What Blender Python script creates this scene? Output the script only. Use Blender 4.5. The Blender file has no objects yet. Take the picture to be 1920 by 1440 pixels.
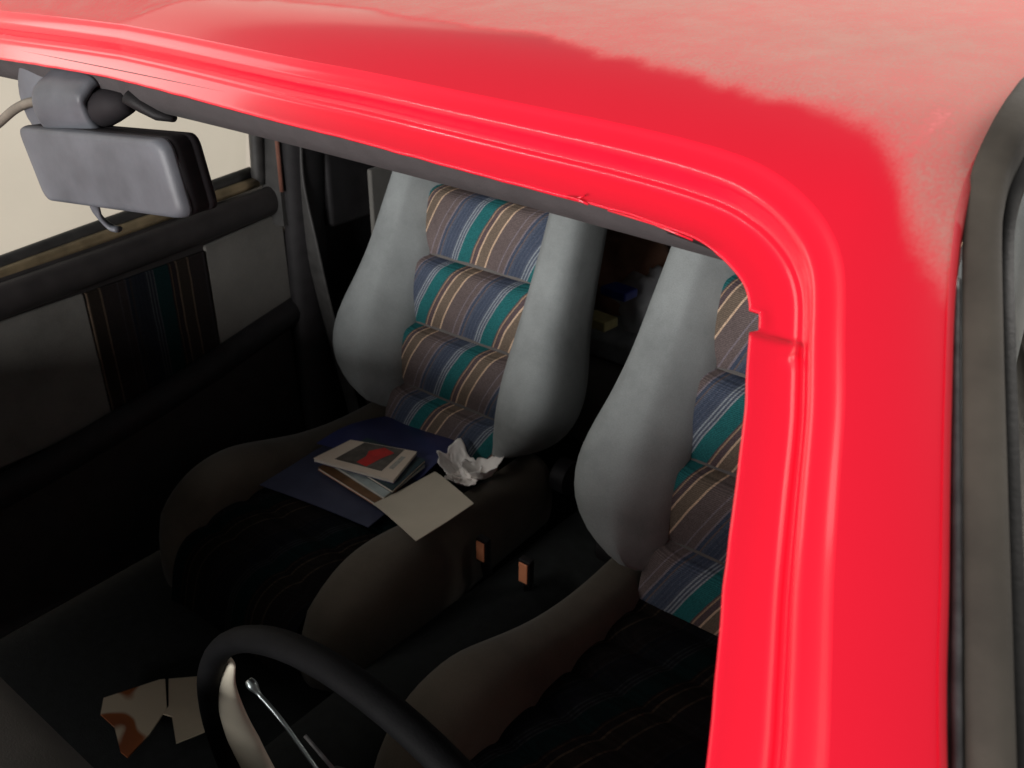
import bpy, math, random
from math import sin, cos, pi, radians, sqrt, exp
from mathutils import Vector, Matrix, noise
random.seed(4)
scene = bpy.context.scene
COL = scene.collection

# ------------------------------------------------------------ camera
cam_d = bpy.data.cameras.new("camera"); cam = bpy.data.objects.new("camera", cam_d); COL.objects.link(cam)
cy, cp, cr = radians(37.914), radians(28.354), radians(0.436)
d = Vector((-sin(cy)*cos(cp), cos(cy)*cos(cp), -sin(cp)))
rt = Vector((cos(cy), sin(cy), 0)); up = rt.cross(d)
rt2 = rt*cos(cr)+up*sin(cr); up2 = up*cos(cr)-rt*sin(cr)
m3 = Matrix((rt2, up2, -d)).transposed()
cam.matrix_world = Matrix.Translation((0.71228, -0.34847, 1.45163)) @ m3.to_4x4()
cam_d.sensor_width = 36; cam_d.lens = 1714.06/1920*36
cam_d.clip_start = 0.01; cam_d.clip_end = 200
cam_d.dof.use_dof = True; cam_d.dof.focus_distance = 0.75; cam_d.dof.aperture_fstop = 18.0
scene.camera = cam

# ------------------------------------------------------------ world and lamps (a dim garage, open door ahead of the car)
w = bpy.data.worlds.new("World"); scene.world = w; w.use_nodes = True
bg = w.node_tree.nodes["Background"]; bg.inputs[0].default_value = (0.95, 0.93, 0.90, 1); bg.inputs[1].default_value = 0.15

def area(name, loc, target, sx, sy, power, col):
    l = bpy.data.lights.new(name, 'AREA'); l.shape = 'RECTANGLE'; l.size = sx; l.size_y = sy
    l.energy = power; l.color = col
    o = bpy.data.objects.new(name, l); COL.objects.link(o); o.location = loc
    o.rotation_euler = (Vector(target)-Vector(loc)).to_track_quat('-Z', 'Y').to_euler()
    return o
area("garage_door_light", (0.5, -4.2, 1.50), (-0.2, 0.5, 1.0), 1.8, 0.9, 215, (1, 0.98, 0.96))
area("highlight_strip", (-1.1, -2.7, 2.5), (0.2, 0.0, 1.3), 2.6, 0.07, 22, (1, 0.97, 0.95))  # added, unseen: long thin source for crisp highlights on the creases
area("side_fill", (-2.3, -0.15, 2.7), (-2.0, -0.1, 0.0), 1.3, 1.2, 9, (1, 0.95, 0.90))  # added, unseen fill from the left for ridge highlights and the wall
area("ceiling_lamp", (1.0, 3.2, 3.1), (-0.3, 0.4, 1.2), 2.2, 1.5, 205, (1, 0.95, 0.90))
scene.view_settings.view_transform = 'Standard'; scene.view_settings.look = 'None'
scene.view_settings.exposure = 0.0; scene.view_settings.gamma = 1
scene.render.engine = 'CYCLES'
scene.cycles.max_bounces = 8; scene.cycles.transparent_max_bounces = 12

# ------------------------------------------------------------ helpers
def tag(o, label=None, cat=None, group=None, kind=None):
    if label: o['label'] = label
    if cat: o['category'] = cat
    if group: o['group'] = group
    if kind: o['kind'] = kind
    return o
def empty(name, loc=(0, 0, 0), parent=None):
    o = bpy.data.objects.new(name, None); COL.objects.link(o); o.location = loc; o.empty_display_size = .1
    if parent: o.parent = parent
    return o
def mesh(name, V, F, mat, parent=None, smooth=True, attr=None, auto=None, loc=None):
    me = bpy.data.meshes.new(name); me.from_pydata([tuple(v) for v in V], [], F); me.update()
    import bmesh
    bm = bmesh.new(); bm.from_mesh(me)
    bmesh.ops.recalc_face_normals(bm, faces=bm.faces); bm.to_mesh(me); bm.free()
    for p in me.polygons: p.use_smooth = smooth
    if attr is not None:
        a = me.attributes.new('dust', 'FLOAT', 'POINT'); a.data.foreach_set('value', attr)
    if auto: me.set_sharp_from_angle(angle=radians(auto))
    me.materials.append(mat)
    o = bpy.data.objects.new(name, me); COL.objects.link(o)
    if parent: o.parent = parent
    if loc: o.location = loc
    return o
def grid_faces(nu, nv, closed_v=False, off=0):
    F = []
    for i in range(nu-1):
        for j in range(nv if closed_v else nv-1):
            a = off+i*nv+j; b = off+i*nv+(j+1) % nv
            F.append((a, b, b+nv, a+nv))
    return F
def loft(rings, caps=True):
    n = len(rings[0]); V = [p for r in rings for p in r]; F = grid_faces(len(rings), n, True)
    if caps:
        F.append(tuple(range(n))); F.append(tuple(range((len(rings)-1)*n, len(rings)*n)))
    return V, F
def superell(a, b, e=2.6, n=28):
    R = []
    for k in range(n):
        t = 2*pi*k/n; c, s = cos(t), sin(t)
        R.append((a*math.copysign(abs(c)**(2/e), c), b*math.copysign(abs(s)**(2/e), s)))
    return R
def interp(x, T):
    if x <= T[0][0]: return T[0][1]
    for (x0, y0), (x1, y1) in zip(T, T[1:]):
        if x <= x1:
            t = (x-x0)/(x1-x0); t = t*t*(3-2*t) if False else t
            return y0+(y1-y0)*t
    return T[-1][1]
def catmull(P, n):
    P = [Vector(p) for p in P]; out = []
    for i in range(len(P)-1):
        p0 = P[i-1] if i else P[0]*2-P[1]; p1, p2 = P[i], P[i+1]; p3 = P[i+2] if i+2 < len(P) else P[-1]*2-P[-2]
        for k in range(n):
            t = k/n
            out.append(.5*((2*p1)+(p2-p0)*t+(2*p0-5*p1+4*p2-p3)*t*t+(3*p1-p0-3*p2+p3)*t**3))
    out.append(P[-1]); return out
def crom(x, T, _c={}):                       # smooth table lookup
    k = id(T)
    if x <= T[0][0]: return T[0][1]
    if x >= T[-1][0]: return T[-1][1]
    for i in range(len(T)-1):
        if x <= T[i+1][0]:
            x1, y1 = T[i]; x2, y2 = T[i+1]; h = x2-x1
            m1 = (y2-T[i-1][1])/(x2-T[i-1][0]) if i else (y2-y1)/h
            m2 = (T[i+2][1]-y1)/(T[i+2][0]-x1) if i+2 < len(T) else (y2-y1)/h
            t = (x-x1)/h
            return (2*t**3-3*t*t+1)*y1+(t**3-2*t*t+t)*h*m1+(-2*t**3+3*t*t)*y2+(t**3-t*t)*h*m2
def tube(P, r, n=12, flat=1.0, upv=(0, 0, 1)):
    rings = []
    for i, p in enumerate(P):
        p = Vector(p); a = Vector(P[max(0, i-1)]); b = Vector(P[min(len(P)-1, i+1)])
        t = (b-a).normalized(); s = t.cross(Vector(upv)).normalized(); u = s.cross(t)
        rr = r[i] if isinstance(r, (list, tuple)) else r
        rings.append([p+s*cos(2*pi*k/n)*rr+u*sin(2*pi*k/n)*rr*flat for k in range(n)])
    return loft(rings)
def box(x0, x1, y0, y1, z0, z1):
    V = [(x, y, z) for x in (x0, x1) for y in (y0, y1) for z in (z0, z1)]
    return V, [(0, 1, 3, 2), (4, 6, 7, 5), (0, 4, 5, 1), (2, 3, 7, 6), (0, 2, 6, 4), (1, 5, 7, 3)]
def bevel(o, wd=.004, seg=3):
    m = o.modifiers.new('bevel', 'BEVEL'); m.width = wd; m.segments = seg; m.limit_method = 'ANGLE'
    for p in o.data.polygons: p.use_smooth = True
    w = o.modifiers.new('wn', 'WEIGHTED_NORMAL'); return o
def merge(*parts):
    V, F = [], []
    for v, f in parts:
        n = len(V); V += list(v); F += [tuple(i+n for i in g) for g in f]
    return V, F
def smin(a, b, k):
    h = max(0, min(1, .5+.5*(b-a)/k)); return b*(1-h)+a*h-k*h*(1-h)

# ------------------------------------------------------------ materials
class NT:
    def __init__(s, name):
        s.m = bpy.data.materials.new(name); s.m.use_nodes = True; s.t = s.m.node_tree; s.b = s.t.nodes['Principled BSDF']
    def n(s, typ, **k):
        o = s.t.nodes.new(typ)
        for a, v in k.items(): setattr(o, a, v)
        return o
    def l(s, a, b): s.t.links.new(a, b)
    def noise(s, scale, detail=4, vec=None, rough=.55):
        o = s.n('ShaderNodeTexNoise'); o.inputs['Scale'].default_value = scale; o.inputs['Detail'].default_value = detail
        o.inputs['Roughness'].default_value = rough
        if vec is None:
            tc = s.n('ShaderNodeTexCoord'); vec = tc.outputs['Object']
        s.l(vec, o.inputs['Vector']); return o.outputs['Fac']
    def ramp(s, fac, stops, interp='LINEAR'):
        r = s.n('ShaderNodeValToRGB'); r.color_ramp.interpolation = interp
        e = r.color_ramp.elements
        while len(e) > 1: e.remove(e[-1])
        e[0].position = stops[0][0]; e[0].color = (*stops[0][1], 1)
        for p, c in stops[1:]:
            q = e.new(p); q.color = (*c, 1)
        s.l(fac, r.inputs[0]); return r.outputs[0]
    def math(s, op, a, b=None):
        o = s.n('ShaderNodeMath', operation=op)
        for i, v in enumerate((a, b)):
            if v is None: continue
            if isinstance(v, (int, float)): o.inputs[i].default_value = v
            else: s.l(v, o.inputs[i])
        return o.outputs[0]
    def mix(s, fac, a, b, blend='MIX'):
        o = s.n('ShaderNodeMix', data_type='RGBA', blend_type=blend)
        for i, v in ((0, fac), (6, a), (7, b)):
            if isinstance(v, (int, float)): o.inputs[i].default_value = v
            elif isinstance(v, tuple): o.inputs[i].default_value = (*v, 1)
            else: s.l(v, o.inputs[i])
        return o.outputs[2]
    def bump(s, h, strength, dist=.001):
        o = s.n('ShaderNodeBump'); o.inputs['Strength'].default_value = strength; o.inputs['Distance'].default_value = dist
        s.l(h, o.inputs['Height']); s.l(o.outputs[0], s.b.inputs['Normal'])
    def set(s, **k):
        for a, v in k.items(): s.b.inputs[a.replace('_', ' ')].default_value = v
        return s
def plain(name, col, rough=.6, var=.25, scale=30, bump=0, bscale=400, metal=0, coat=0, spec=.5):
    t = NT(name); f = t.noise(scale)
    c = t.ramp(f, [(.3, tuple(x*(1-var) for x in col)), (.7, tuple(min(1, x*(1+var)) for x in col))])
    t.l(c, t.b.inputs['Base Color']); t.set(Roughness=rough, Metallic=metal)
    t.b.inputs['Coat Weight'].default_value = coat; t.b.inputs['Specular IOR Level'].default_value = spec
    if bump: t.bump(t.noise(bscale, 3), bump)
    return t.m

def red_paint():
    t = NT('red_paint')
    at = t.n('ShaderNodeAttribute', attribute_name='dust')
    tc = t.n('ShaderNodeTexCoord')
    mp = t.n('ShaderNodeMapping'); mp.inputs['Scale'].default_value = (1, .6, 1); t.l(tc.outputs['Object'], mp.inputs[0])
    n1 = t.noise(38, 6, mp.outputs[0], .65); n2 = t.noise(9, 4, mp.outputs[0]); n3 = t.noise(600, 2, mp.outputs[0])
    # dust amount = attribute modulated by mottling
    a = t.math('MULTIPLY', t.math('SUBTRACT', n1, .5), .45)
    b = t.math('MULTIPLY', t.math('SUBTRACT', n2, .5), .35)
    c = t.math('MULTIPLY', t.math('SUBTRACT', n3, .5), .75)
    s = t.math('ADD', t.math('ADD', a, b), c)
    edge = at.outputs['Fac']
    band = t.math('MULTIPLY', t.math('MULTIPLY', edge, t.math('SUBTRACT', 1.0, edge)), 1.7)
    dm = t.math('ADD', edge, t.math('MULTIPLY', s, t.math('ADD', band, edge)))
    cl = t.n('ShaderNodeClamp'); t.l(dm, cl.inputs[0]); t.l(t.math('SUBTRACT', .5, t.math('MULTIPLY', cl.outputs[0], .45)), t.b.inputs['Specular IOR Level'])
    fac = t.math('MULTIPLY', cl.outputs[0], .86)
    red = t.mix(t.noise(5, 3), (.88, .003, .024), (.95, .005, .036))
    dcol = t.mix(n1, (.50, .29, .245), (.62, .40, .34))
    t.l(t.mix(fac, red, dcol), t.b.inputs['Base Color'])
    r = t.math('ADD', t.math('MULTIPLY', cl.outputs[0], .9), .30); t.l(r, t.b.inputs['Roughness'])
    cw = t.math('SUBTRACT', 1.0, t.math('MULTIPLY', cl.outputs[0], 2.5)); cw2 = t.n('ShaderNodeClamp'); t.l(cw, cw2.inputs[0]); t.l(cw2.outputs[0], t.b.inputs['Coat Weight'])
    t.b.inputs['Coat Roughness'].default_value = .12
    t.bump(t.math('ADD', t.math('MULTIPLY', n3, .4), t.math('MULTIPLY', t.noise(140, 3), .6)), .06, .0006)
    return t.m
M = {}
M['red'] = red_paint()
M['black_trim'] = plain('black_trim', (.030, .029, .028), .5, .3, 40, .15)
M['seal'] = plain('seal_rubber', (.10, .098, .10), .45, .35, 120, .2, 300)
M['frame'] = plain('door_frame_paint', (.050, .043, .034), .85, .55, 16, .12, 500)
M['headliner'] = plain('headliner', (.058, .053, .055), .85, .12, 60, .3, 900)
M['dark_plastic'] = plain('dark_plastic', (.013, .012, .013), .6, .25, 40, .25, 700, spec=.25)
M['dash'] = plain('dash_plastic', (.030, .027, .026), .55, .25, 30, .3, 600)
M['carpet'] = plain('dark_carpet', (.006, .008, .008), .95, .4, 60, .6, 500)
M['ledge'] = plain('door_ledge_vinyl', (.020, .017, .017), .6, .3, 30, .2, 500)
M['sill'] = plain('sill_trim', (.22, .17, .10), .38, .35, 25, .1, 300, metal=.35)
M['mirror'] = plain('mirror_grey', (.098, .105, .120), .5, .3, 16, .12, 700)
M['mirror_shade'] = plain('mirror_shade', (.018, .016, .018), .7, .2, 30, spec=.2)  # mirror plastic with the shade put into its colour
M['chrome'] = plain('chrome', (.36, .40, .40), .35, .05, 30, metal=1)
M['cable'] = plain('cable_grey', (.18, .16, .13), .5, .2, 60)
M['orange'] = plain('release_button', (1.0, .36, .18), .45, .1, 40)
M['wheel'] = plain('wheel_rim', (.0035, .0035, .004), .7, .2, 60, .25, 700, spec=.08)
M['wall'] = plain('wall_plaster', (.66, .615, .535), .9, .04, 2.5, .25, 60)
M['concrete'] = plain('concrete', (.22, .21, .19), .9, .25, 4, .3, 60)
M['brown'] = plain('brown_board', (.22, .08, .045), .6, .3, 8)

def velour(name, col):
    t = NT(name)
    big = t.noise(7, 5, None, .6); fine = t.noise(900, 2)
    b2 = t.noise(16, 6, None, .7); mixn = t.math('ADD', t.math('MULTIPLY', big, .6), t.math('MULTIPLY', b2, .4))
    c = t.ramp(mixn, [(.34, tuple(x*.76 for x in col)), (.5, col), (.64, tuple(x*1.14 for x in col))])
    c2 = t.mix(.25, c, t.ramp(fine, [(.3, (.5, .5, .5)), (.7, (1.5, 1.5, 1.5))]), 'MULTIPLY')
    t.l(c2, t.b.inputs['Base Color']); t.set(Roughness=.95)
    t.b.inputs['Sheen Weight'].default_value = .12; t.b.inputs['Sheen Roughness'].default_value = .5
    t.b.inputs['Specular IOR Level'].default_value = .1
    t.bump(t.math('ADD', fine, t.math('MULTIPLY', t.noise(45, 4), 2)), .2, .0012)
    return t.m
M['velour'] = velour('grey_velour', (.262, .280, .280))
M['velour_shaded'] = velour('shaded_base_velour', (.082, .069, .054))  # grey velour darkened: the shade on the seat base is in the colour
M['velour_back'] = velour('seat_shell_velour', (.13, .12, .115))
M['inset'] = velour('door_inset_carpet', (.125, .12, .11))

def stripes(name, kx, ks, period, off, gain=1.0, axis=None):
    t = NT(name); tc = t.n('ShaderNodeTexCoord'); sp = t.n('ShaderNodeSeparateXYZ'); t.l(tc.outputs['Object'], sp.inputs[0])
    # fabric coordinate: across the seat minus a slant along it
    if axis is None:   # backrest: along = y*sin20+z*cos20
        al = t.math('ADD', t.math('MULTIPLY', t.math('SUBTRACT', sp.outputs[1], .80), sin(radians(20))), t.math('MULTIPLY', t.math('SUBTRACT', sp.outputs[2], .52), cos(radians(20))))
    else: al = sp.outputs[axis]
    acr = sp.outputs[0] if kx != 'y' else sp.outputs[1]
    c = t.math('SUBTRACT', acr, t.math('MULTIPLY', al, ks))
    wob = t.math('MULTIPLY', t.math('SUBTRACT', t.noise(14, 2), .5), .004)
    u = t.math('FRACT', t.math('ADD', t.math('DIVIDE', t.math('ADD', t.math('ADD', c, off), wob), period), 10.0))
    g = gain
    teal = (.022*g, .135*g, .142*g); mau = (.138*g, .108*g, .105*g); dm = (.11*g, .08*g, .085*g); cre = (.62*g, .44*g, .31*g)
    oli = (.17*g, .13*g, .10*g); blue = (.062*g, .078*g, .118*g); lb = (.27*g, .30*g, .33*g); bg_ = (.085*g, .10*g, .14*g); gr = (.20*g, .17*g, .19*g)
    st = [(0, teal), (.08, dm), (.095, (.38*g, .25*g, .17*g)), (.112, dm), (.165, cre), (.187, oli), (.305, cre), (.325, mau), (.50, gr), (.515, mau), (.58, gr), (.60, blue), (.635, mau), (.65, bg_), (.685, blue), (.715, bg_), (.73, blue), (.76, bg_), (.775, blue), (.80, bg_),
          (.825, lb), (.84, bg_), (.862, lb), (.877, bg_), (.898, lb), (.913, teal)]
    col = t.ramp(u, st, 'CONSTANT')
    # weave: fine horizontal ribs
    wv = t.n('ShaderNodeTexWave', wave_type='BANDS', bands_direction='Z'); wv.inputs['Scale'].default_value = 120; wv.inputs['Distortion'].default_value = 1.5
    t.l(tc.outputs['Object'], wv.inputs['Vector'])
    c2 = t.mix(.6, col, t.ramp(wv.outputs['Fac'], [(0, (.55, .55, .55)), (1, (1.3, 1.3, 1.3))]), 'MULTIPLY')
    c3 = t.mix(.6, c2, t.ramp(t.noise(500, 3), [(.3, (.5, .5, .5)), (.7, (1.45, 1.45, 1.45))]), 'MULTIPLY')
    c4 = t.mix(.5, c3, t.ramp(t.noise(10, 4), [(.3, (.75, .75, .75)), (.7, (1.2, 1.2, 1.2))]), 'MULTIPLY')
    t.l(c4, t.b.inputs['Base Color']); t.set(Roughness=.95); t.b.inputs['Specular IOR Level'].default_value = .1
    t.bump(t.math('ADD', wv.outputs['Fac'], t.noise(60, 4)), .25, .001)
    return t.m
M['stripe'] = stripes('striped_fabric', 'x', .54, .17, .213, 1.02)
M['stripe_shaded'] = stripes('shaded_striped_fabric', 'x', .3, .17, .05, .05, axis=1)  # backrest stripes dimmed to near black, cushion shade painted into the fabric
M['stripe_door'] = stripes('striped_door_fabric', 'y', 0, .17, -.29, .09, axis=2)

def glass():
    t = NT('window_glass'); t.t.nodes.remove(t.b)
    out = [n for n in t.t.nodes if n.type == 'OUTPUT_MATERIAL'][0]
    tr = t.n('ShaderNodeBsdfTransparent'); tr.inputs[0].default_value = (.93, .94, .92, 1)
    gl = t.n('ShaderNodeBsdfGlossy'); gl.inputs['Roughness'].default_value = .02
    fr = t.n('ShaderNodeFresnel'); fr.inputs[0].default_value = 1.18
    mx = t.n('ShaderNodeMixShader'); t.l(fr.outputs[0], mx.inputs[0]); t.l(tr.outputs[0], mx.inputs[1]); t.l(gl.outputs[0], mx.inputs[2])
    t.l(mx.outputs[0], out.inputs[0]); return t.m
M['glass'] = glass()

# ------------------------------------------------------------ garage
V, F = box(-6, 6, -8, 8, -.1, 0)
tag(mesh('floor', V, F, M['concrete'], smooth=False), kind='structure')
V, F = box(-3.22, -3.1, -6, 7, 0.001, 3.4)
tag(mesh('garage_wall', V, F, M['wall'], smooth=False), 'plain cream plastered wall seen through the passenger window', 'wall')
V, F = box(-3.099, 4, 5.2, 5.3, 0.001, 3.4)
tag(mesh('back_wall', V, F, M['wall'], smooth=False), 'cream garage wall standing behind the back of the red car', 'wall')

# ------------------------------------------------------------ the car
car = empty('red_car')
tag(car, 'red hatchback with dusty roof, windscreen taken out and striped grey seats', 'car')

SL = Vector((0, -1, -.68)).normalized(); NR = Vector((0, -.68, 1)).normalized(); P0 = Vector((0, .023, 1.307))
def wp(x, v, wv=0.0): return Vector((x, 0, 0))+P0+SL*v+NR*wv
half = [(0, -.0245), (.08, -.0225), (.205, -.018), (.277, -.0165), (.352, -.0135), (.415, -.0112), (.462, -.0095), (.500, -.007), (.527, -.0035), (.541, .001), (.5515, .0065),
        (.561, .014), (.568, .023), (.5735, .035), (.579, .049), (.585, .0635), (.592, .081), (.602, .110), (.614, .144), (.626, .175), (.637, .205), (.66, .28), (.69, .40), (.715, .55), (.735, .75)]
hp = catmull([(a, b, 0) for a, b in half], 8)
# resample evenly by arc length
def resample(P, step):
    out = [P[0]]; acc = 0
    for a, b in zip(P, P[1:]):
        L = (b-a).length
        while acc+L >= step:
            a = a+(b-a)*((step-acc)/L); out.append(a.copy()); L = (b-a).length; acc = 0
        acc += L
    return out
hp = resample(hp, .0022)
nh = len(hp)
nor = []
for i in range(nh):
    a = hp[max(0, i-5)]; b = hp[min(nh-1, i+5)]; t = (b-a).normalized(); nor.append(Vector((t.y, -t.x)))
nor[0] = Vector((0, -1))
def flange_off(i):      # ragged, chipped inner edge
    x, v = hp[i].x, hp[i].y
    o = .0004*noise.noise(Vector((x*60, v*60, 1)))
    if .0265 < v < .0375 and x > .5: o += .0042     # the notch in the pillar flange
    if v > .0375 and x > .5: o += .0008
    return o
def flange_lift(i, dd):
    x, v = hp[i].x, hp[i].y
    h = 0
    if x > .5:
        k = max(0, min(1, (v-(.036+ (dd*.35)))/.0022)); h += .0022*k*k*(3-2*k)
        h += .0016*exp(-(((v-.052)/.0022)**2+((dd-.0195)/.002)**2))
    if dd < .004 and .462 < x < .54 and v < .01: h += .0010*max(0, 1-dd/.002)
    return h
prof = [(.0004, -.0016), (0, -.0008), (0, 0), (.0012, .0004), (.003, .0003), (.007, 0), (.012, 0), (.0165, .0001), (.0185, .0004), (.0198, .0012), (.0206, .0018),
        (.0218, .0014), (.0232, .0022), (.0245, .0052), (.0254, .0090), (.0264, .0116), (.0280, .0130), (.0305, .0134), (.034, .0142), (.037, .0153), (.0385, .0162), (.0400, .0167)]
npf = len(prof)
V = []; dustv = []
for sgn in (1,):
    pass
def station(i, sgn):
    p, n = hp[i], nor[i]; out = []
    for (dd, ww) in prof:
        o = flange_off(i) if dd < .004 else (flange_off(i)*(.0075-dd)/.0035 if dd < .0075 else 0)
        q = (p.x+n.x*(dd+o), p.y+n.y*(dd+o))
        lift = flange_lift(i, dd) if dd < .022 else 0
        out.append(wp(sgn*q[0], q[1], ww+lift))
    return out
rings = [station(i, -1) for i in range(nh-1, 0, -1)]+[station(i, 1) for i in range(nh)]
V = [p for r in rings for p in r]
o = mesh('windscreen_frame', V, grid_faces(len(rings), npf), M['red'], car, attr=[0.0]*len(V))
# small chips of bare bright metal / folded paint along the hem
for cx in (.458,):
    tb = merge(tube([wp(cx-.006, -.0100, .0010), wp(cx, -.0092, .0020), wp(cx+.008, -.0083, .0012)], .0007, 6), tube([wp(cx, -.0095, .0012), wp(cx+.004, -.0125, .0022)], .0006, 6),
               tube([wp(.478, -.0078, .0006), wp(.505, -.0058, .0008), wp(.528, -.0022, .0006)], .0005, 6))
    mesh('chipped_hem', *tb, M['red'], car, attr=[0.0]*len(tb[0]))

# outer skin: roof and pillars in one pressing
def Zroof(x, y):
    ax = abs(x)
    zr = 1.373+.030*min(y, 1.2)-.02*max(0, y-1.2)**2-.007*(ax/.6)**2
    zw = 1.307+.68*(y-.023)+.0167*1.2093
    return smin(zw, zr, .030)
Epil = [(1.02, -.75), (.86, -.45), (.742, -.21), (.697, -.115), (.678, -.069), (.658, -.020), (.6395, .028), (.630, .062), (.6265, .10), (.627, .16), (.632, .30), (.640, .6), (.642, 1.0), (.630, 1.6), (.60, 2.0)]
# O curve positions
def Opt(i, sgn):
    return station(i, sgn)[-1]
i_c0 = min(range(nh), key=lambda i: abs(hp[i].x-.515)); i_c1 = min(range(nh), key=lambda i: abs(hp[i].y-.05)+(0 if hp[i].x > .5 else 9))
Ec = catmull([(a, b, 0) for a, b in Epil], 20)
def E_at_y(y):
    for a, b in zip(Ec, Ec[1:]):
        if a.y <= y <= b.y: return a+(b-a)*((y-a.y)/max(1e-9, b.y-a.y))
    return Ec[0] if y < Ec[0].y else Ec[-1]
def outer(i):
    o_ = Opt(i, 1)
    if i <= i_c0:
        return Vector((o_.x*1.12 if o_.x < .5 else .56, 2.0, 0))
    if i >= i_c1:
        q = E_at_y(o_.y+.0); return Vector((q.x, q.y, 0))
    t = (i-i_c0)/(i_c1-i_c0)
    y1 = Opt(i_c1, 1).y; y = y1+(2.0-y1)*(1-t)**2.6
    q = E_at_y(y); return Vector((q.x, q.y, 0))
NT_ = 150
def dist_E(x, y):
    p = Vector((x, y, 0)); j = min(range(len(Ec)), key=lambda k: abs(Ec[k].y-y)+abs(Ec[k].x-x)); best = 9
    for k in range(max(0, j-3), min(len(Ec)-1, j+3)):
        a, b = Ec[k], Ec[k+1]; t = max(0, min(1, (p-a).dot(b-a)/max(1e-12, (b-a).length_squared))); best = min(best, (p-(a+(b-a)*t)).length)
    return best
bx = [(-.7, .15), (-.30, .07), (-.06, .055), (-.02, .060), (.0, .075), (.008, .088), (.02, .105), (.07, .125), (.15, .136), (.274, .130), (.349, .124), (.443, .106), (.522, .090), (.577, .078), (.595, .068), (.606, .056), (.615, .042), (.628, .026), (.642, .014), (.66, .004), (.7, -.01)]
def dust_amt(x, y):
    b = crom(x, bx)
    wob = .010*noise.noise(Vector((x*18, y*8, 3)))+.004*noise.noise(Vector((x*60, y*25, 5)))+.0015*noise.noise(Vector((x*170, y*60, 5)))
    s = (y-b+wob)
    wid = .021 if x < .55 else .024
    k = max(0, min(1, s/wid+.35)); k = k*k*(3-2*k)
    a = .88*k
    if x < 0: a = .70*k+.18*max(0, min(1, (y-.13)/.05))*k
    # general dust film thickens away from the wiped edge
    a *= .80+.20*max(0, min(1, (y-b)/.12))
    if x > .56: a *= .12+.88*max(0, min(1, (y+.035)/.085))
    # finger wipe mark near the corner and one by the middle
    for (ax_, ay_, bx_, by_, r) in ((.603, .060, .606, .105, .0028), (-.004, .09, .020, .128, .0032)):
        A = Vector((ax_, ay_)); B = Vector((bx_, by_)); Pq = Vector((x, y)); t = max(0, min(1, (Pq-A).dot(B-A)/(B-A).length_squared))
        dd = (Pq-(A+(B-A)*t)).length
        a *= 1-.28*exp(-(dd/r)**2)
    return max(0, min(1, a))
side_cache = {}
def skin_col(i, sgn):
    o_ = Opt(i, 1); e = outer(i); pts = []; dE0 = dist_E(o_.x, o_.y) if o_.x > .5 else 1
    dO = o_.z-Zroof(o_.x, o_.y)+(.011*(1-dE0/.045)**2.2 if dE0 < .045 else 0)
    for k in range(NT_+1):
        t = k/NT_
        if i < i_c1: t = t**(3.0 if i <= i_c0 else 1+2.0*((i_c1-i)/(i_c1-i_c0))**.5)
        x = o_.x+(e.x-o_.x)*t; y = o_.y+(e.y-o_.y)*t
        z = Zroof(x, y)
        dE = dist_E(x, y) if x > .50 else 1
        if dE < .045: z -= .011*(1-dE/.045)**2.2
        z += dO*exp(-(((x-o_.x)**2+(y-o_.y)**2)**.5)/.012)
        pts.append((x, y, z))
    return pts
colsR = [skin_col(i, 1) for i in range(0, nh, 1)]
V = []; A = []
allc = [[(-x, y, z) for (x, y, z) in c] for c in colsR[:0:-1]]+colsR
for c in allc:
    for (x, y, z) in c:
        V.append((x, y, z)); A.append(dust_amt(x, y) if x > -.7 else .5)
F = grid_faces(len(allc), NT_+1)
roof = mesh('roof', V, F, M['red'], car, attr=A)
# turned-down side wall of the pillar and roof edge (gutter)
for sgn in (1, -1):
    es = [q for q in Ec]
    V = []; A = []
    for q in es:
        z = Zroof(q.x, q.y)-.011
        if q.y < -.03: z = z+0.0
        for k, (dx, dz) in enumerate(((-.0004, .0008), (.0025, -.002), (.0042, -.008), (.0046, -.018), (.003, -.030))):
            V.append((sgn*(q.x+dx), q.y, z+dz)); A.append(0.0 if q.y > 2 else (.35 if k < 2 and q.y > .05 else 0.0))
    mesh('roof_side', V, grid_faces(len(es), 5), M['red'], car, attr=A)

# inside face below the flange so the sheet has thickness: inner roof rail, pillar lining
for sgn in (1, -1):
    V = []
    idx = [i for i in range(nh) if hp[i].y > -.02 and hp[i].x > .50]
    for i in idx:
        p, n = hp[i], nor[i]
        for (dd, ww) in ((.006, -.003), (.010, -.020), (.030, -.036), (.060, -.034), (.070, -.010)):
            q = wp(sgn*(p.x+n.x*dd), p.y+n.y*dd, ww); V.append(q)
    mesh('pillar_lining', V, grid_faces(len(idx), 5), M['black_trim'], car)

# headliner: padded front edge then lining to the back
V = []; nx = 60
hl = [(.050, 1.322), (.053, 1.312), (.060, 1.298), (.070, 1.288), (.082, 1.2835), (.10, 1.283), (.14, 1.290), (.3, 1.325), (.8, 1.34), (1.6, 1.33), (2.0, 1.30)]
for i in range(nx+1):
    x = -.60+1.2*i/nx
    for (y, z) in hl:
        c = -.010*(abs(x)/.6)**2
        bow = -.0*(1-(x/.6)**2)
        edge = -.02*max(0, (abs(x)-.53)/.07)**2
        V.append((x, y+bow, z+c+.004+edge))
mesh('headliner', V, grid_faces(nx+1, len(hl)), M['headliner'], car)
# visor clip
V, F = tube([(.000, .062, 1.304), (.010, .066, 1.297), (.022, .070, 1.290), (.036, .074, 1.288)], [.012, .010, .007, .004], 12, .7)
mesh('visor_clip', V, F, M['dark_plastic'], car)

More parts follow.
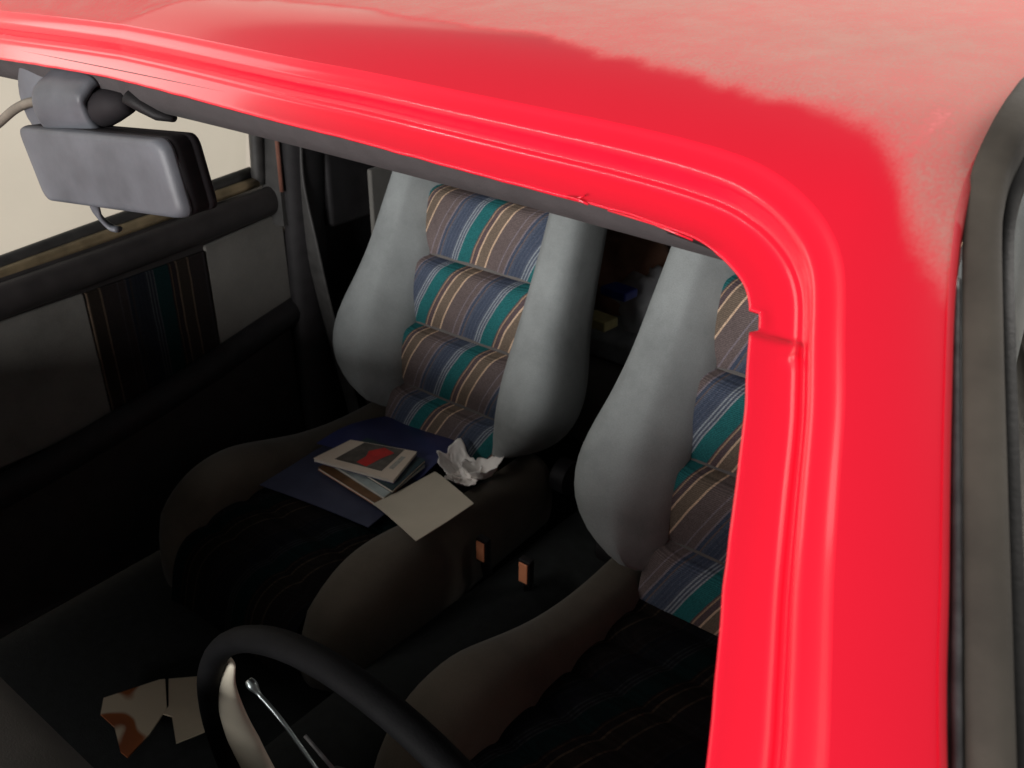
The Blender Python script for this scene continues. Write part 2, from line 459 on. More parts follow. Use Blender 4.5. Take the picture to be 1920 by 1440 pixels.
# driver door: frame round the window, seals, glass, lower skin
dd_ = empty('driver_door', (0, 0, 0), car)
fr = catmull([(.98, -.62, .80), (.86, -.42, .955), (.775, -.245, 1.105), (.728, -.125, 1.195), (.7095, -.082, 1.228), (.686, -.028, 1.267), (.6645, .022, 1.303), (.6490, .060, 1.330), (.6430, .080, 1.347), (.6425, .097, 1.361), (.6425, .122, 1.371), (.643, .16, 1.3765), (.647, .30, 1.382), (.655, .6, 1.385), (.655, .95, 1.378)], 8)
def sweep_sec(P, sec, side=1):
    rings = []
    for i, p in enumerate(P):
        a = P[max(0, i-1)]; b = P[min(len(P)-1, i+1)]; t = (b-a).normalized()
        out = Vector((1, 0, 0))-t*t.x; out.normalize(); u = out.cross(t); u = -u if u.z < 0 else u
        rings.append([p+out*s+u*h for s, h in sec])
    return rings
sec = [(-.0115, -.014), (-.0125, .000), (-.0118, .0026), (-.008, .0034), (.002, .0036), (.0095, .0032), (.0125, .0008), (.0125, -.016), (.004, -.024), (-.004, -.024)]
fr = [p+Vector((-.009, 0, 0)) for p in fr]
sec = [(a*.58+.0012, b) for a, b in sec]
V, F = loft(sweep_sec(fr, sec)); mesh('window_frame', V, F, M['frame'], dd_)
# two rubber seal beads between pillar edge and door frame, starting where the roof gutter ends
se = [p for p in fr if p.y < .040]
sec2 = [(-.0118+.0022*cos(a), .0005+.003*sin(a)) for a in [2*pi*k/10 for k in range(10)]]
V, F = loft(sweep_sec(se, sec2)); mesh('door_seal', V, F, M['seal'], dd_)
sec3 = [(-.0082+.0020*cos(a), .0016+.0028*sin(a)) for a in [2*pi*k/10 for k in range(10)]]
V, F = loft(sweep_sec(se, sec3)); mesh('door_seal', V, F, M['seal'], dd_)
# inner black run channel and glass
fi = [p+Vector((.0090, .016, -.014)) for p in fr]
V, F = loft(sweep_sec(fi, [(-.005, -.004), (-.005, .004), (.004, .004), (.004, -.004)])); mesh('window_channel', V, F, M['black_trim'], dd_)
V = []; top = [p+Vector((.012, .012, -.016)) for p in fr if p.y > -.45]
for p in top:
    V += [p, Vector((max(p.x, .70)+.10, p.y, .90))]
mesh('window_glass', V, grid_faces(len(top), 2), M['glass'], dd_)
V, F = box(.70, .82, -.62, .75, .35, .90); bevel(mesh('door_panel', V, F, M['red'], dd_, attr=[0.]*8), .02)

# passenger door
pd = empty('passenger_door', (0, 0, 0), car)
def slab(name, x, y0, y1, z0, z1, th, mat, parent, bev=.006, tilt=0, tilt2=0):
    V = [(x, y0, z0), (x, y1, z0+tilt2), (x, y1, z1+tilt), (x, y0, z1), (x-th, y0, z0), (x-th, y1, z0+tilt2), (x-th, y1, z1+tilt), (x-th, y0, z1)]
    F = [(0, 1, 2, 3), (7, 6, 5, 4), (0, 4, 5, 1), (1, 5, 6, 2), (2, 6, 7, 3), (3, 7, 4, 0)]
    o = mesh(name, V, F, mat, parent, smooth=False)
    if bev: bevel(o, bev)
    return o
slab('door_card', -.708, -.62, .735, .30, .903, .05, M['ledge'], pd, .012, .045)
# top ledge: rolled vinyl
L = [(-.700, -.60, .865), (-.700, .0, .884), (-.700, .4, .905), (-.704, .86, .938)]
V, F = tube(catmull(L, 8), .021, 16, 1.3); mesh('ledge_pad', V, F, M['ledge'], pd)
# sill trim strip and inner seal
L = [(-.722, -.60, .892), (-.722, .0, .912), (-.722, .4, .940), (-.722, .700, .962)]
V, F = tube(catmull(L, 8), .0125, 12, .8); mesh('sill_trim', V, F, M['sill'], pd)
L = [(-.738, -.60, .897), (-.738, .0, .919), (-.738, .4, .950), (-.738, .700, .974)]
V, F = tube(catmull(L, 8), .011, 12, 1.3); mesh('window_seal', V, F, M['black_trim'], pd)
slab('carpet_inset', -.702, -.35, .318, .62, .850, .008, M['inset'], pd, .004, .012)
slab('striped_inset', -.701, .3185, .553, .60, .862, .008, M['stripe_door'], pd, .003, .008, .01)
slab('carpet_inset', -.702, .5535, .735, .675, .878, .008, M['inset'], pd, .004, .020, .018)
L = [(-.690, -.40, .560), (-.685, .1, .590), (-.690, .45, .635), (-.705, .80, .705)]
V, F = tube(catmull(L, 8), [.024]*25, 14, 1.2); mesh('armrest', V, F, M['dark_plastic'], pd)
# frame of the window: front pillar side, top and rear
wf = catmull([(-.86, -.42, .955), (-.775, -.245, 1.105), (-.704, -.082, 1.228), (-.665, .022, 1.300), (-.645, .10, 1.330), (-.640, .3, 1.345), (-.645, .6, 1.335), (-.655, .682, 1.31), (-.668, .697, 1.25), (-.70, .70, 1.10), (-.722, .705, .96)], 8)
V, F = tube(wf, .014, 12, 1.0, (0.3, 0.2, 1)); mesh('window_frame', V, F, M['black_trim'], pd)
V, F = loft([[(x0-.022, .708, z), (x0+.026, .714, z), (x0+.03, .80, z), (x0-.03, .80, z)] for x0, z in ((-.70, .88), (-.695, 1.10), (-.665, 1.25), (-.64, 1.33))]); mesh('rear_window_post', V, F, M['black_trim'], pd, smooth=False)
V, F = tube([(-.668, .714, .95), (-.662, .712, 1.08), (-.640, .708, 1.22)], .0045, 8); mesh('window_channel', V, F, plain('brown_channel', (.16, .07, .05), .5), pd)
V, F = tube([(-.700, .722, .95), (-.690, .720, 1.05), (-.675, .715, 1.2)], .008, 8); mesh('window_channel', V, F, plain('brown_channel', (.09, .045, .035), .5), pd)
V = []
gl = [p for p in wf[:57]]
for p in gl: V += [p+Vector((-.004, 0, 0)), Vector((-.745, min(p.y, .70), .90))]
mesh('window_glass', V, grid_faces(len(gl), 2), M['glass'], pd)
V, F = box(-.84, -.76, -.62, .74, .35, .90); bevel(mesh('door_panel', V, F, M['red'], pd, attr=[0.]*8), .02)

# B pillars, rear quarter sides, floor, tunnel, rear
for sgn in (-1, 1):
    P = catmull([(sgn*.690, .775, .30), (sgn*.690, .775, .70), (sgn*.672, .77, .92), (sgn*.640, .765, 1.15), (sgn*.60, .765, 1.32)], 6)
    V, F = tube(P, .048, 16, .6, (sgn*1.0, 0.01, .1)); mesh('centre_pillar', V, F, M['dark_plastic'], car)
    P = catmull([(sgn*.640, .742, 1.12), (sgn*.655, .742, .98), (sgn*.645, .75, .85), (sgn*.635, .765, .70), (sgn*.63, .80, .50), (sgn*.62, .82, .36)], 6)
    V, F = tube(P, .022, 8, .10, (0, 1, 0)); mesh('seat_belt', V, F, M['black_trim'], car)
    V, F = box(sgn*.725-.045, sgn*.725+.045, .736, 2.0, .28, .86); bevel(mesh('rear_side_panel', V, F, M['dark_plastic'], car), .01)
    V, F = box(sgn*.628-.006, sgn*.628+.006, .90, 1.02, .79, .96); bevel(mesh('rear_side_inset', V, F, M['inset'], car), .004)
    V, F = box(sgn*.66-.025, sgn*.66+.025, .80 if sgn < 0 else 1.45, 2.0, .861, 1.335); bevel(mesh('rear_window_blank', V, F, M['dark_plastic'], car), .01)  # added dark panel where the rear window would be; driver's side shortened for light
V, F = box(-.80, .80, -.60, 2.0, .26, .285); mesh('floor_carpet', V, F, M['carpet'], car, smooth=False)
P = [(0, -.5, .38), (0, .2, .38), (0, .6, .36), (0, 1.2, .33)]
V, F = tube(catmull(P, 6), .095, 20, .8); mesh('tunnel', V, F, M['carpet'], car)
V, F = box(-.72, .72, 1.9, 1.96, .3, 1.33); mesh('tailgate', V, F, M['dark_plastic'], car, smooth=False)
V, F = box(-.66, .66, 1.52, 1.90, .86, .875); mesh('parcel_shelf', V, F, M['black_trim'], car, smooth=False)
rs = empty('rear_seat', (0, 0, 0), car)
def pill(x0, x1, y0, y1, z0, z1, mat, name, parent, lean=0):
    n = 14; V = []
    cx, cy_, cz = (x0+x1)/2, (y0+y1)/2, (z0+z1)/2
    rings = []
    for k in range(n+1):
        t = -1+2*k/n; f = (1-abs(t)**6)**(1/6) if abs(t) < 1 else .3
        f = max(f, .45)
        rings.append([(cx+t*(x1-x0)/2, cy_+a*f+lean*(b*f), cz+b*f) for a, b in superell((y1-y0)/2, (z1-z0)/2, 4, 24)])
    V, F = loft(rings); return mesh(name, V, F, mat, parent)
pill(-.62, .62, 1.05, 1.55, .38, .56, M['velour_back'], 'seat_cushion', rs)
pill(-.62, .62, 1.44, 1.58, .50, 1.00, M['velour_back'], 'seat_back', rs, .25)

# dashboard and scuttle
dbd = empty('dashboard', (0, 0, 0), car)
pr = [(-.66, .86), (-.56, .895), (-.40, .895), (-.24, .885), (-.185, .868), (-.165, .845), (-.18, .78), (-.26, .66), (-.30, .48), (-.62, .45)]
V = [(x, y, z) for x in (-.70, -.3, .1, .5, .70) for (y, z) in pr]
F = grid_faces(5, len(pr), True)+[tuple(range(len(pr))), tuple(range(4*len(pr), 5*len(pr)))]
mesh('dash_pad', V, F, M['dash'], dbd, auto=40)
V, F = box(.25, .52, -.36, -.215, .80, .965); bevel(mesh('instrument_hood', V, F, M['dark_plastic'], dbd), .02, 4)
P = [(.355, -.25, .74), (.355, -.06, .78)]
V, F = tube(P, .035, 16); mesh('column_shroud', V, F, M['dark_plastic'], dbd)
V, F = box(-.92, .92, -1.0, -.66, .80, .86); bevel(mesh('scuttle', V, F, M['red'], car, attr=[0.]*8), .01)
V, F = box(-.82, .82, -1.9, -1.004, .78, .85); bevel(mesh('bonnet', V, F, M['red'], car, attr=[.3]*8), .02)

# steering wheel
sw = empty('steering_wheel', (.355, -.049, .770), car)
ti = radians(4); Uv = Vector((0, -sin(ti), cos(ti))); Xv = Vector((1, 0, 0)); Nv = Xv.cross(Uv)
R_ = .216
V = []; nr = 72; ns = 14
for k in range(nr):
    a = 2*pi*k/nr; rad = Xv*cos(a)+Uv*sin(a)
    for j in range(ns):
        b = 2*pi*j/ns; V.append(rad*(R_+.0100*cos(b))+Nv*(.0115*sin(b)))
F = []
for k in range(nr):
    for j in range(ns):
        F.append((k*ns+j, k*ns+(j+1) % ns, ((k+1) % nr)*ns+(j+1) % ns, ((k+1) % nr)*ns+j))
mesh('rim', V, F, M['wheel'], sw)
V, F = loft([[Xv*a*f+Uv*b*f+Nv*h for a, b in superell(.085, .06, 4, 24)] for f, h in ((.7, -.035), (.95, -.02), (1, 0), (.95, .02), (.6, .032))])
mesh('hub', V, F, M['dark_plastic'], sw)
for a0 in (205, 335):
    a = radians(a0); rad = Xv*cos(a)+Uv*sin(a)
    V, F = tube([rad*.06, rad*.13-Nv*.004, rad*(R_-.004)], [.020, .016, .013], 10, .5, tuple(Nv)); mesh('spoke', V, F, M['dark_plastic'], sw)

def wl(p): return Vector(p)-Vector((.355, -.049, .780))
V, F = tube([wl(p) for p in catmull([(.234, -.066, .919), (.240, -.066, .915), (.248, -.066, .910), (.256, -.066, .907), (.272, -.066, .899), (.300, -.066, .878), (.340, -.066, .845), (.37, -.066, .82)], 5)], [.0030, .0038, .0042, .0045, .0045, .0042, .0035, .0028, .0022]+[.0019]*40, 8); mesh('chrome_strip', V, F, M['chrome'], sw)
V, F = tube([wl((.298, -.066, .903)), wl((.330, -.066, .888))], .0016, 8); mesh('chrome_strip', V, F, M['seal'], sw)
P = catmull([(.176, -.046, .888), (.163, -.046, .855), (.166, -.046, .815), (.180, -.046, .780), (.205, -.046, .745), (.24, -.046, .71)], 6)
V, F = tube([wl(p) for p in P], [.008+.018*min(1, i/16) for i in range(len(P))], 14, .35, (0, 1, 0)); mesh('pale_crescent', V, F, plain('pale_beige', (.62, .57, .46), .6, .1, 20), sw)  # pale curved strip set just inside the rim
# ------------------------------------------------------------ rear-view mirror
rm = empty('rearview_mirror', (0, .05, 1.30), car)
def mloc(p): return Vector(p)-Vector((0, .05, 1.30))
def rq(C4, r, n=6):         # rounded quad outline from four 3D corners
    out = []
    for i in range(4):
        p = Vector(C4[i]); a = Vector(C4[i-1]); b = Vector(C4[(i+1) % 4])
        pa = p+(a-p).normalized()*r; pb = p+(b-p).normalized()*r
        for k in range(n+1):
            t = k/n; out.append(pa*(1-t)**2+p*2*t*(1-t)+pb*t*t)
    return out
c4 = [(-.146, .030, 1.264), (.087, .030, 1.287), (.101, .030, 1.228), (-.124, .030, 1.200)]
cen = sum((Vector(p) for p in c4), Vector())/4
def ring4(scale, dy, r):
    pts = [cen+(Vector(p)-cen)*scale+Vector((0, dy, 0)) for p in c4]; return [mloc(p) for p in rq(pts, r)]
rings = [ring4(.86, -.0035, .010), ring4(.93, -.0028, .012), ring4(.97, -.001, .012), ring4(.99, .002, .012), ring4(1.0, .005, .012), ring4(1.003, .007, .012)]
V, F = loft(rings); mh = mesh('housing', V, F, M['mirror'], rm)
V, F = loft([ring4(.99, .0068, .012), ring4(1.0, .0072, .012), ring4(.99, .014, .012), ring4(.975, .024, .010), ring4(.972, .0245, .010), ring4(.982, .025, .010), ring4(.975, .032, .010), ring4(.95, .034, .010)]); mesh('shaded_side', V, F, M['mirror_shade'], rm)  # unlit sides of the housing, painted near-black as a separate piece
V, F = loft([ring4(.93, .0345, .008), ring4(.93, .035, .008)]); mesh('mirror_glass', V, F, M['chrome'], rm)
# mount: broad flat strap from the header, curling down to the housing
def strap(P, wd, th, mat, name):
    rings = []
    for i, p in enumerate(P):
        p = Vector(p); a = Vector(P[max(0, i-1)]); b = Vector(P[min(len(P)-1, i+1)]); t = (b-a).normalized()
        s = Vector((1, .15, .12)); s = (s-t*s.dot(t)).normalized(); u = s.cross(t)
        ww = wd[i] if isinstance(wd, list) else wd
        rings.append([mloc(p+s*x*ww+u*y*th) for x, y in superell(1, 1, 4, 20)])
    V, F = loft(rings); return mesh(name, V, F, mat, rm)
strap(catmull([(-.070, .060, 1.314), (-.072, .050, 1.307), (-.074, .040, 1.296), (-.074, .040, 1.280), (-.072, .048, 1.264)], 5), .034, .006, M['mirror'], 'mount')
strap(catmull([(-.130, .070, 1.312), (-.140, .064, 1.298), (-.143, .062, 1.280), (-.135, .064, 1.266)], 5), .036, .006, M['mirror'], 'mount_cover')
# shade under the curl, put in as a near-black plug
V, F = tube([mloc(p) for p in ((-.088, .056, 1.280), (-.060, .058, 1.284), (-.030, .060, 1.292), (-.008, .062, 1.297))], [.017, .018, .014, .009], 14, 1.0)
mesh('mount_shade', V, F, M['mirror_shade'], rm)
V, F = tube([mloc(p) for p in catmull([(-.050, .036, 1.214), (-.052, .040, 1.198), (-.047, .046, 1.187), (-.038, .048, 1.186)], 4)], .0045, 8, .6); mesh('dip_lever', V, F, M['mirror'], rm)
V, F = tube([mloc(p) for p in catmull([(-.36, .07, 1.20), (-.27, .055, 1.235), (-.225, .05, 1.252), (-.185, .05, 1.270), (-.150, .050, 1.281), (-.118, .052, 1.286), (-.105, .056, 1.300)], 8)], .0042, 10); mesh('cable', V, F, M['cable'], rm)

# ------------------------------------------------------------ front seats
RC = radians(20); Sv = Vector((0, sin(RC), cos(RC))); Nf = Vector((0, -cos(RC), sin(RC))); SO = Vector((0, .80, .52))
def sl(x, s, n): return Vector((x, 0, 0))+SO+Sv*s+Nf*n
def make_seat(name):
    root = empty(name, (0, 0, 0), car)
    outT = [(-.012, .165), (0, .185), (.015, .208), (.035, .232), (.06, .252), (.09, .266), (.12, .272), (.15, .272), (.19, .265), (.24, .253), (.30, .243), (.40, .234), (.5, .224), (.62, .21), (.75, .19)]
    prT = [(-.012, .035), (.0, .055), (.02, .075), (.05, .092), (.10, .104), (.16, .103), (.25, .088), (.35, .072), (.5, .060), (.75, .05)]
    for sg in (-1, 1):
        rings = []
        S_ = [-.012, -.008, 0, .01, .025]+[.04+.02*k for k in range(36)]
        for s in S_:
            ou = crom(s, outT); inn = .128; pr_ = crom(s, prT); a = (ou-inn)/2; xc = (ou+inn)/2; b = (pr_+.06)/2; nc = (pr_-.06)/2
            sh = .5 if s < -.01 else (.8 if s < -.005 else 1)
            # crest leans inwards: side wing section
            pts = []
            for (px, pn) in superell(a*sh, b*sh, 3.5, 34):
                lean = (pn/b)*.25*a if b else 0
                wr = .0016*noise.noise(Vector((px*30+sg, s*11, pn*30)))
                px += .036*max(0, -px/a)*max(0, pn/b)
                pts.append(sl(sg*(xc+px), s, nc+pn*(1+.10*(px/a if a else 0))+wr))
            rings.append(pts)
        V, F = loft(rings); mesh('backrest_bolster', V, F, M['velour'], root)
    seams = [-.075, .046, .175, .315, .455, .60]
    for s0, s1 in zip(seams, seams[1:]):
        V = []; na, nb = 30, 20
        for i in range(na+1):
            x = -.15+.30*i/na
            for j in range(nb+1):
                t = j/nb; s = s0+(s1-s0)*t
                tt = t**.62 if False else t; puff = (1-(1-min(1, tt/.78))**2.2) if tt < .78 else (1-((tt-.78)/.22)**2.6)
                ex = 1-(abs(x)/.15)**6*.5
                nn = .002+.034*puff*ex+.0012*noise.noise(Vector((x*25, s*25, 2)))
                V.append(sl(x, s+.004*sin(x*9+s0*30)*0, nn))
        b0 = len(V)
        F = grid_faces(na+1, nb+1)
        mesh('backrest_rib', V, F, M['stripe'], root)
    # padded body behind
    rings = []
    for s in [-.02, 0, .05, .2, .4, .6, .72, .76]:
        f = .85 if s in (-.02, .76) else 1
        hw = crom(s, [(-.02, .17), (.1, .215), (.5, .19), (.76, .15)])*f
        rings.append([sl(a, s, -.05+b) for a, b in superell(hw, .055*f, 4, 28)])
    V, F = loft(rings); mesh('backrest_shell', V, F, M['velour_back'], root)
    rings = []
    for s, f in ((.60, .75), (.61, .95), (.64, 1), (.76, 1), (.80, .9), (.815, .6)):
        rings.append([sl(a, s, -.01+b) for a, b in superell(.125*f, .05*f, 3.5, 28)])
    V, F = loft(rings); mesh('headrest', V, F, M['velour'], root)
    # seat base bolsters
    for sg in (-1, 1):
        rings = []
        topT = [(.19, .455), (.22, .492), (.27, .524), (.33, .545), (.40, .548), (.48, .535), (.58, .515), (.70, .505), (.84, .505)]
        ouT = [(.19, .215), (.22, .242), (.27, .262), (.34, .272), (.42, .270), (.52, .250), (.65, .236), (.84, .232)]
        inT = [(.19, .15), (.3, .135), (.5, .138), (.84, .140)]
        for k in range(34):
            y = .19+.65*k/33
            tz = crom(y, topT); ou = crom(y, ouT); inn = crom(y, inT); f = 1 if k > 1 else (.62, .88)[k]
            a = (ou-inn)/2; xc = (ou+inn)/2; b = (tz-.34)/2; zc = (tz+.34)/2
            rings.append([(sg*(xc+px*f), .27+(y-.19)*.877, zc+pz*f) for px, pz in superell(a, b, 2.5, 28)])
        V, F = loft(rings); mesh('base_bolster', V, F, M['velour_shaded'], root)
    V = []; na, nb = 24, 90
    for i in range(na+1):
        x = -.155+.31*i/na
        for j in range(nb+1):
            y = .17+.67*j/nb
            z = crom(y, [(.17, .38), (.19, .44), (.22, .474), (.28, .496), (.36, .500), (.5, .488), (.7, .476), (.84, .478)])
            u = (y-.17)/.095; pf = 1-abs(2*(u-math.floor(u))-1)**3
            z += .010*(pf-.6)-.012*(abs(x)/.155)**4
            V.append((x, .25+(y-.17)*.88, z))
    mesh('seat_cushion', V, grid_faces(na+1, nb+1), M['stripe_shaded'], root)
    V, F = box(-.21, .21, .30, .86, .32, .42); bevel(mesh('seat_frame', V, F, M['dark_plastic'], root), .01)
    for sg in (-1, 1):
        V, F = tube([(sg*.232, .86, .47), (sg*.262, .86, .47)], .034, 18); o = mesh('recliner_knob', V, F, M['dark_plastic'], root, auto=40)
    return root
def copy_tree(o, parent=None):
    c = o.copy(); COL.objects.link(c); c.parent = parent
    for ch in [x for x in bpy.data.objects if x.parent == o]: copy_tree(ch, c)
    return c
seat = make_seat('front_seat')
seat2 = copy_tree(seat, car)
seat.location = (-.345, 0, 0); seat['label'] = 'passenger seat with books lying on its cushion'
seat2.location = (.355, -.155, .035); seat2['label'] = 'driver seat partly hidden by the red pillar'

# ------------------------------------------------------------ belt buckles
for (bx_, by_, bz) in ((-.078, .588, .473), (.015, .585, .477)):
    br = empty('belt_buckle', (bx_, by_, bz-.06), car)
    V, F = tube([(0, .03, -.10), (0, .02, -.03), (0, .008, .035)], [.010, .012, .014], 4, .6, (1, 0, 0)); bevel(mesh('buckle_body', V, F, M['dark_plastic'], br, smooth=False), .002)
    V, F = box(-.0085, .0085, -.0065, -.0035, .040, .078); o = mesh('release_button', V, F, M['orange'], br, smooth=False); bevel(o, .001, 2)
    V, F = box(-.0115, .0115, -.0034, .010, .034, .083); o = mesh('buckle_head', V, F, M['dark_plastic'], br, smooth=False); bevel(o, .002, 2)

# ------------------------------------------------------------ loose things on the passenger seat
def prism(P, z0, z1):
    n = len(P); V = [(x, y, z0) for x, y in P]+[(x, y, z1) for x, y in P]
    return V, [tuple(range(n)), tuple(range(n, 2*n))]+[(i, (i+1) % n, n+(i+1) % n, n+i) for i in range(n)]
def sheet(P4, z, sagf, mat, name, parent=None, nu=16, nv=16, th=.0015):
    A, B, C_, D_ = [Vector((*p, 0)) for p in P4]; V = []
    for l in (1, 0):
        for i in range(nu+1):
            for j in range(nv+1):
                u, v = i/nu, j/nv
                p = A*(1-u)*(1-v)+B*u*(1-v)+C_*u*v+D_*(1-u)*v
                V.append((p.x, p.y, z+sagf(u, v)+l*th))
    n = (nu+1)*(nv+1); F = grid_faces(nu+1, nv+1)+grid_faces(nu+1, nv+1, off=n)
    bd = [i*(nv+1) for i in range(nu+1)]+[nu*(nv+1)+j for j in range(1, nv+1)]+[i*(nv+1)+nv for i in range(nu-1, -1, -1)]+[j for j in range(nv-1, 0, -1)]
    F += [(bd[k], bd[(k+1) % len(bd)], n+bd[(k+1) % len(bd)], n+bd[k]) for k in range(len(bd))]
    return mesh(name, V, F, mat, parent, auto=50)
blue = plain('navy_plastic', (.030, .036, .115), .38, .25, 12, .1, 200)
blue2 = plain('navy_cloudy', (.050, .055, .095), .4, .3, 10, .1, 200)
f1 = sheet([(-.507, .448), (-.244, .486), (-.262, .660), (-.497, .640)], .500, lambda u, v: .004*sin(u*3), blue2, 'folder')
tag(f1, 'cloudy blue plastic folder lowest under the books on the passenger seat', 'folder')
f2 = sheet([(-.502, .600), (-.262, .628), (-.268, .800), (-.480, .765)], .507, lambda u, v: .016*sin(pi*(.15+.85*v))*(.6+.4*u)+.004*sin(u*5+v*4), blue, 'folder')
tag(f2, 'navy blue folder leaning against the backrest behind the books', 'folder')
paperw = plain('paper_white', (.70, .64, .54), .8, .04, 10, .1, 300)
def book(name, P4, z0, th, cover, label, cat, spine=None, extra=None):
    cx = sum(p[0] for p in P4)/4; cy2 = sum(p[1] for p in P4)/4
    r = empty(name, (cx, cy2, z0)); tag(r, label, cat)
    Q = [(p[0]-cx, p[1]-cy2) for p in P4]; q2 = [(x*.985, y*.985) for x, y in Q]
    V, F = prism(q2, .0009, th-.0009); mesh('pages', V, F, paperw, r, smooth=False)
    V, F = prism(Q, 0, .0008); mesh('back_cover', V, F, spine or cover, r, smooth=False)
    V, F = prism(Q, th-.0008, th); fc = mesh('front_cover', V, F, cover, r, smooth=False)
    return r, Q
book('magazine', [(-.429, .539), (-.261, .526), (-.284, .667), (-.426, .648)], .5125, .006, plain('cover_brown', (.16, .08, .035), .4, .3, 40), 'thin magazine with orange edge at the bottom of the book pile', 'magazine', plain('cover_orange', (.55, .25, .12), .5))
book('booklet', [(-.436, .560), (-.262, .543), (-.275, .662), (-.425, .662)], .5188, .005, plain('cover_pale', (.42, .48, .47), .4, .2, 40), 'pale grey booklet second from the bottom of the book pile', 'booklet')
book('booklet', [(-.420, .575), (-.258, .560), (-.280, .668), (-.420, .655)], .5241, .006, plain('cover_dark_teal', (.02, .045, .055), .35, .2, 30), 'dark teal booklet just under the picture book', 'booklet')
r, Q = book('picture_book', [(-.434, .535), (-.270, .576), (-.302, .670), (-.428, .622)], .5304, .008, plain('cover_cream', (.72, .60, .48), .4, .06, 20), 'cream booklet with a red picture, topmost of the pile on the passenger seat', 'book', plain('cover_blue', (.03, .03, .14), .4))
def bil(Q, u, v):
    A, B, C_, D_ = Q; return tuple(A[k]*(1-u)*(1-v)+B[k]*u*(1-v)+C_[k]*u*v+D_[k]*(1-u)*v for k in (0, 1))
V, F = prism([bil(Q, *t) for t in ((.20, .16), (.80, .16), (.82, .98), (.22, .98))], .0081, .0084); mesh('cover_picture', V, F, plain('picture_dark', (.10, .085, .07), .4, .5, 60), r, smooth=False)
V, F = prism([bil(Q, *t) for t in ((.45, .24), (.60, .18), (.66, .55), (.74, .80), (.55, .92), (.42, .70), (.47, .5))], .0085, .0087); mesh('cover_emblem', V, F, plain('picture_red', (.55, .025, .02), .4, .2, 60), r, smooth=False)
V, F = prism([bil(Q, *t) for t in ((.84, .3), (.90, .3), (.92, .75), (.86, .75))], .0081, .0083); mesh('cover_print', V, F, plain('print_grey', (.42, .40, .35), .5, .3, 300), r, smooth=False)
cd = sheet([(-.266, .520), (-.103, .458), (-.097, .590), (-.250, .660)], .5180, lambda u, v: .038*u**.8+.003*abs(v-.5), plain('envelope_paper', (.56, .50, .40), .75, .05, 14, .15, 200), 'envelope')
tag(cd, 'square off-white envelope lying in front of the crumpled tissue', 'envelope')
# envelope flap fold
# crumpled tissue
import bmesh
def petal(cx, cy2, R, H, seed, ax, ay, tilt):
    V = []; nr_, na_ = 14, 64
    for l in (1, 0):
        for i in range(nr_+1):
            q = i/nr_
            for j in range(na_):
                a = 2*pi*j/na_
                fold = sin(3*a+seed)+.6*sin(5*a+seed*2.1)+.35*sin(9*a+seed)
                rad = R*q*(1+.18*fold*q+.12*noise.noise(Vector((cos(a)*1.5, sin(a)*1.5, seed))))
                h = H*(q**1.6)*(1+.18*fold)+.004*noise.noise(Vector((cos(a)*q*6, sin(a)*q*6, seed+q*3)))+tilt*rad*cos(a)
                V.append((cx+ax*rad*cos(a), cy2+ay*rad*sin(a), max(.0006, h+.001)+l*.0006))
    n = (nr_+1)*na_; F = grid_faces(nr_+1, na_, True)+grid_faces(nr_+1, na_, True, n)
    F += [(nr_*na_+j, nr_*na_+(j+1) % na_, n+nr_*na_+(j+1) % na_, n+nr_*na_+j) for j in range(na_)]
    return V, F
tV, tF = merge(petal(-.022, -.004, .040, .022, 1.3, 1.1, .9, -.35), petal(.026, .006, .036, .032, 4.1, .95, 1.05, .25), petal(.004, -.028, .026, .012, 2.2, 1.2, .8, 0))
ts = mesh('tissue', tV, tF, plain('tissue_paper', (.92, .88, .84), .9, .06, 40, .2, 300), None, loc=(-.206, .708, .505))
tag(ts, 'crumpled white paper tissue beside the blue folder', 'tissue')

# ------------------------------------------------------------ papers in the footwell
def flat(name, P, z, th, mat, lab, cat):
    cx = sum(p[0] for p in P)/len(P); cy2 = sum(p[1] for p in P)/len(P)
    V, F = prism([(x-cx, y-cy2) for x, y in P], 0, th); o = mesh(name, V, F, mat, None, smooth=False, loc=(cx, cy2, z)); tag(o, lab, cat); return o
def stained():
    t = NT('stained_paper'); n = t.noise(7, 2)
    c = t.ramp(n, [(.0, (.62, .52, .38)), (.50, (.62, .52, .38)), (.53, (.30, .085, .02)), (.62, (.26, .07, .02)), (.66, (.60, .50, .36))]); t.l(c, t.b.inputs['Base Color']); t.set(Roughness=.7); return t.m
flat('paper_sheet', [(-.452, .081), (-.416, .160), (-.410, .166), (-.354, .132), (-.330, .085), (-.318, .041), (-.335, .040), (-.385, .060), (-.425, .060)], .300, .002, stained(), 'torn cream paper with rust brown print lying in the passenger footwell', 'paper')
flat('paper_sheet', [(-.402, .168), (-.330, .240), (-.245, .19), (-.280, .10), (-.330, .126), (-.345, .120), (-.352, .135)], .304, .002, plain('cream_paper', (.62, .52, .38), .7, .08, 20), 'plain cream paper half hidden behind the steering wheel rim', 'paper')
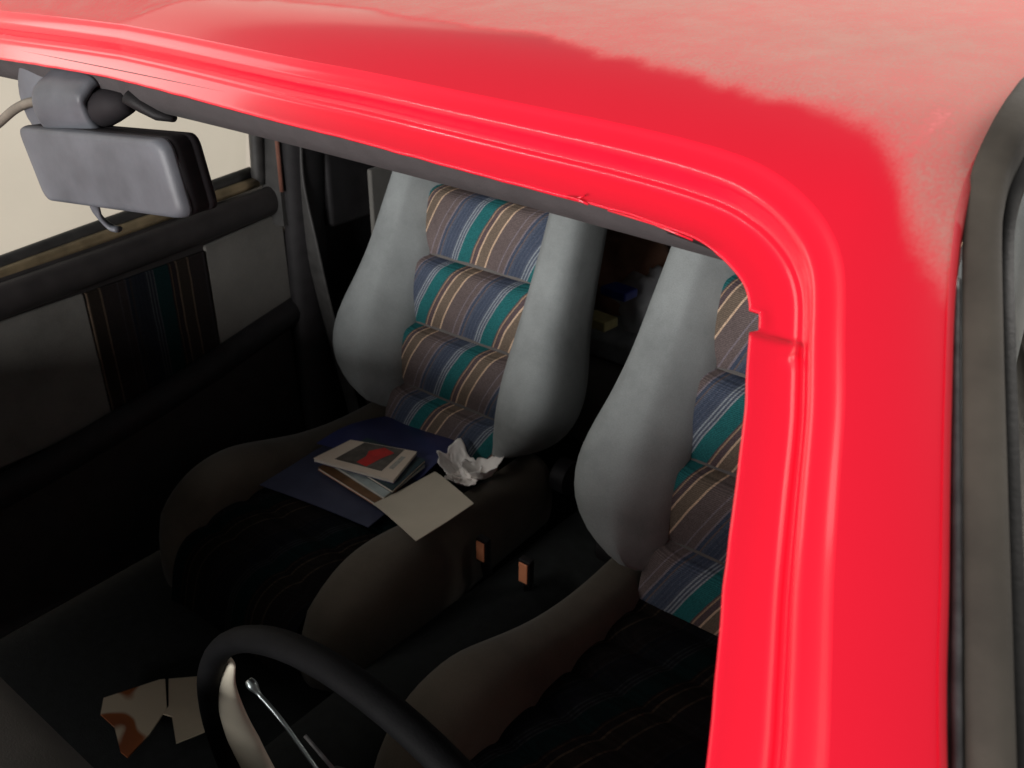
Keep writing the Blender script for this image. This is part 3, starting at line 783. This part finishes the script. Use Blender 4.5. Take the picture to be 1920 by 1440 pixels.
# ------------------------------------------------------------ bags on the rear seat
def bag():
    t = NT('clear_bag'); t.set(Roughness=.3); t.b.inputs['Base Color'].default_value = (.55, .57, .60, 1); t.b.inputs['Alpha'].default_value = .6
    t.bump(t.noise(25, 4), .8, .01); return t.m
def lump(name, loc, dims, mat, sc, lab, cat, seed=0):
    bm = bmesh.new(); bmesh.ops.create_icosphere(bm, subdivisions=4, radius=1)
    for v in bm.verts:
        p = v.co.copy(); n = noise.noise(p*sc+Vector((seed, seed*2, 1)))+.5*noise.noise(p*sc*2.3+Vector((seed, 5, 1)))
        rr = 1+.3*n; v.co = Vector((p.x*dims[0]*rr, p.y*dims[1]*rr, max(p.z, -.75)*dims[2]*rr))
    bm.verts.ensure_lookup_table(); V = [v.co.copy() for v in bm.verts]; F = [tuple(v.index for v in f.verts) for f in bm.faces]; bm.free()
    o = mesh(name, V, F, mat, None, loc=loc); tag(o, lab, cat); return o
lump('plastic_bag', (-.20, 1.32, .64), (.12, .10, .085), bag(), 1.8, 'crumpled clear plastic bag on the back seat between the front seats', 'plastic bag', 2)
lump('jacket', (-.33, 1.36, .66), (.16, .12, .12), velour('brown_cloth', (.20, .10, .065)), 1.6, 'dark brown jacket heaped on the back seat', 'jacket', 6)
P = [(-.03, -.02), (.035, -.025), (.04, .02), (-.02, .025)]
V, F = prism(P, 0, .02); o = mesh('packet', V, F, plain('packet_blue', (.03, .05, .35), .3), None, smooth=False, loc=(-.215, 1.20, .700)); tag(o, 'small glossy blue packet on top of the plastic bag', 'packet'); bevel(o, .004)
V, F = prism(P, 0, .022); o = mesh('carton', V, F, plain('packet_yellow', (.62, .55, .25), .5), None, smooth=False, loc=(-.235, 1.16, .640)); tag(o, 'small pale yellow carton beside the plastic bag', 'carton'); bevel(o, .003)
V, F = box(-.13, .13, -.08, .08, 0, .05); o = mesh('grey_box', V, F, plain('grey_plastic', (.30, .32, .34), .4), None, smooth=False, loc=(-.22, 1.24, .562)); tag(o, 'flat grey box under the bag on the back seat', 'box'); bevel(o, .01)
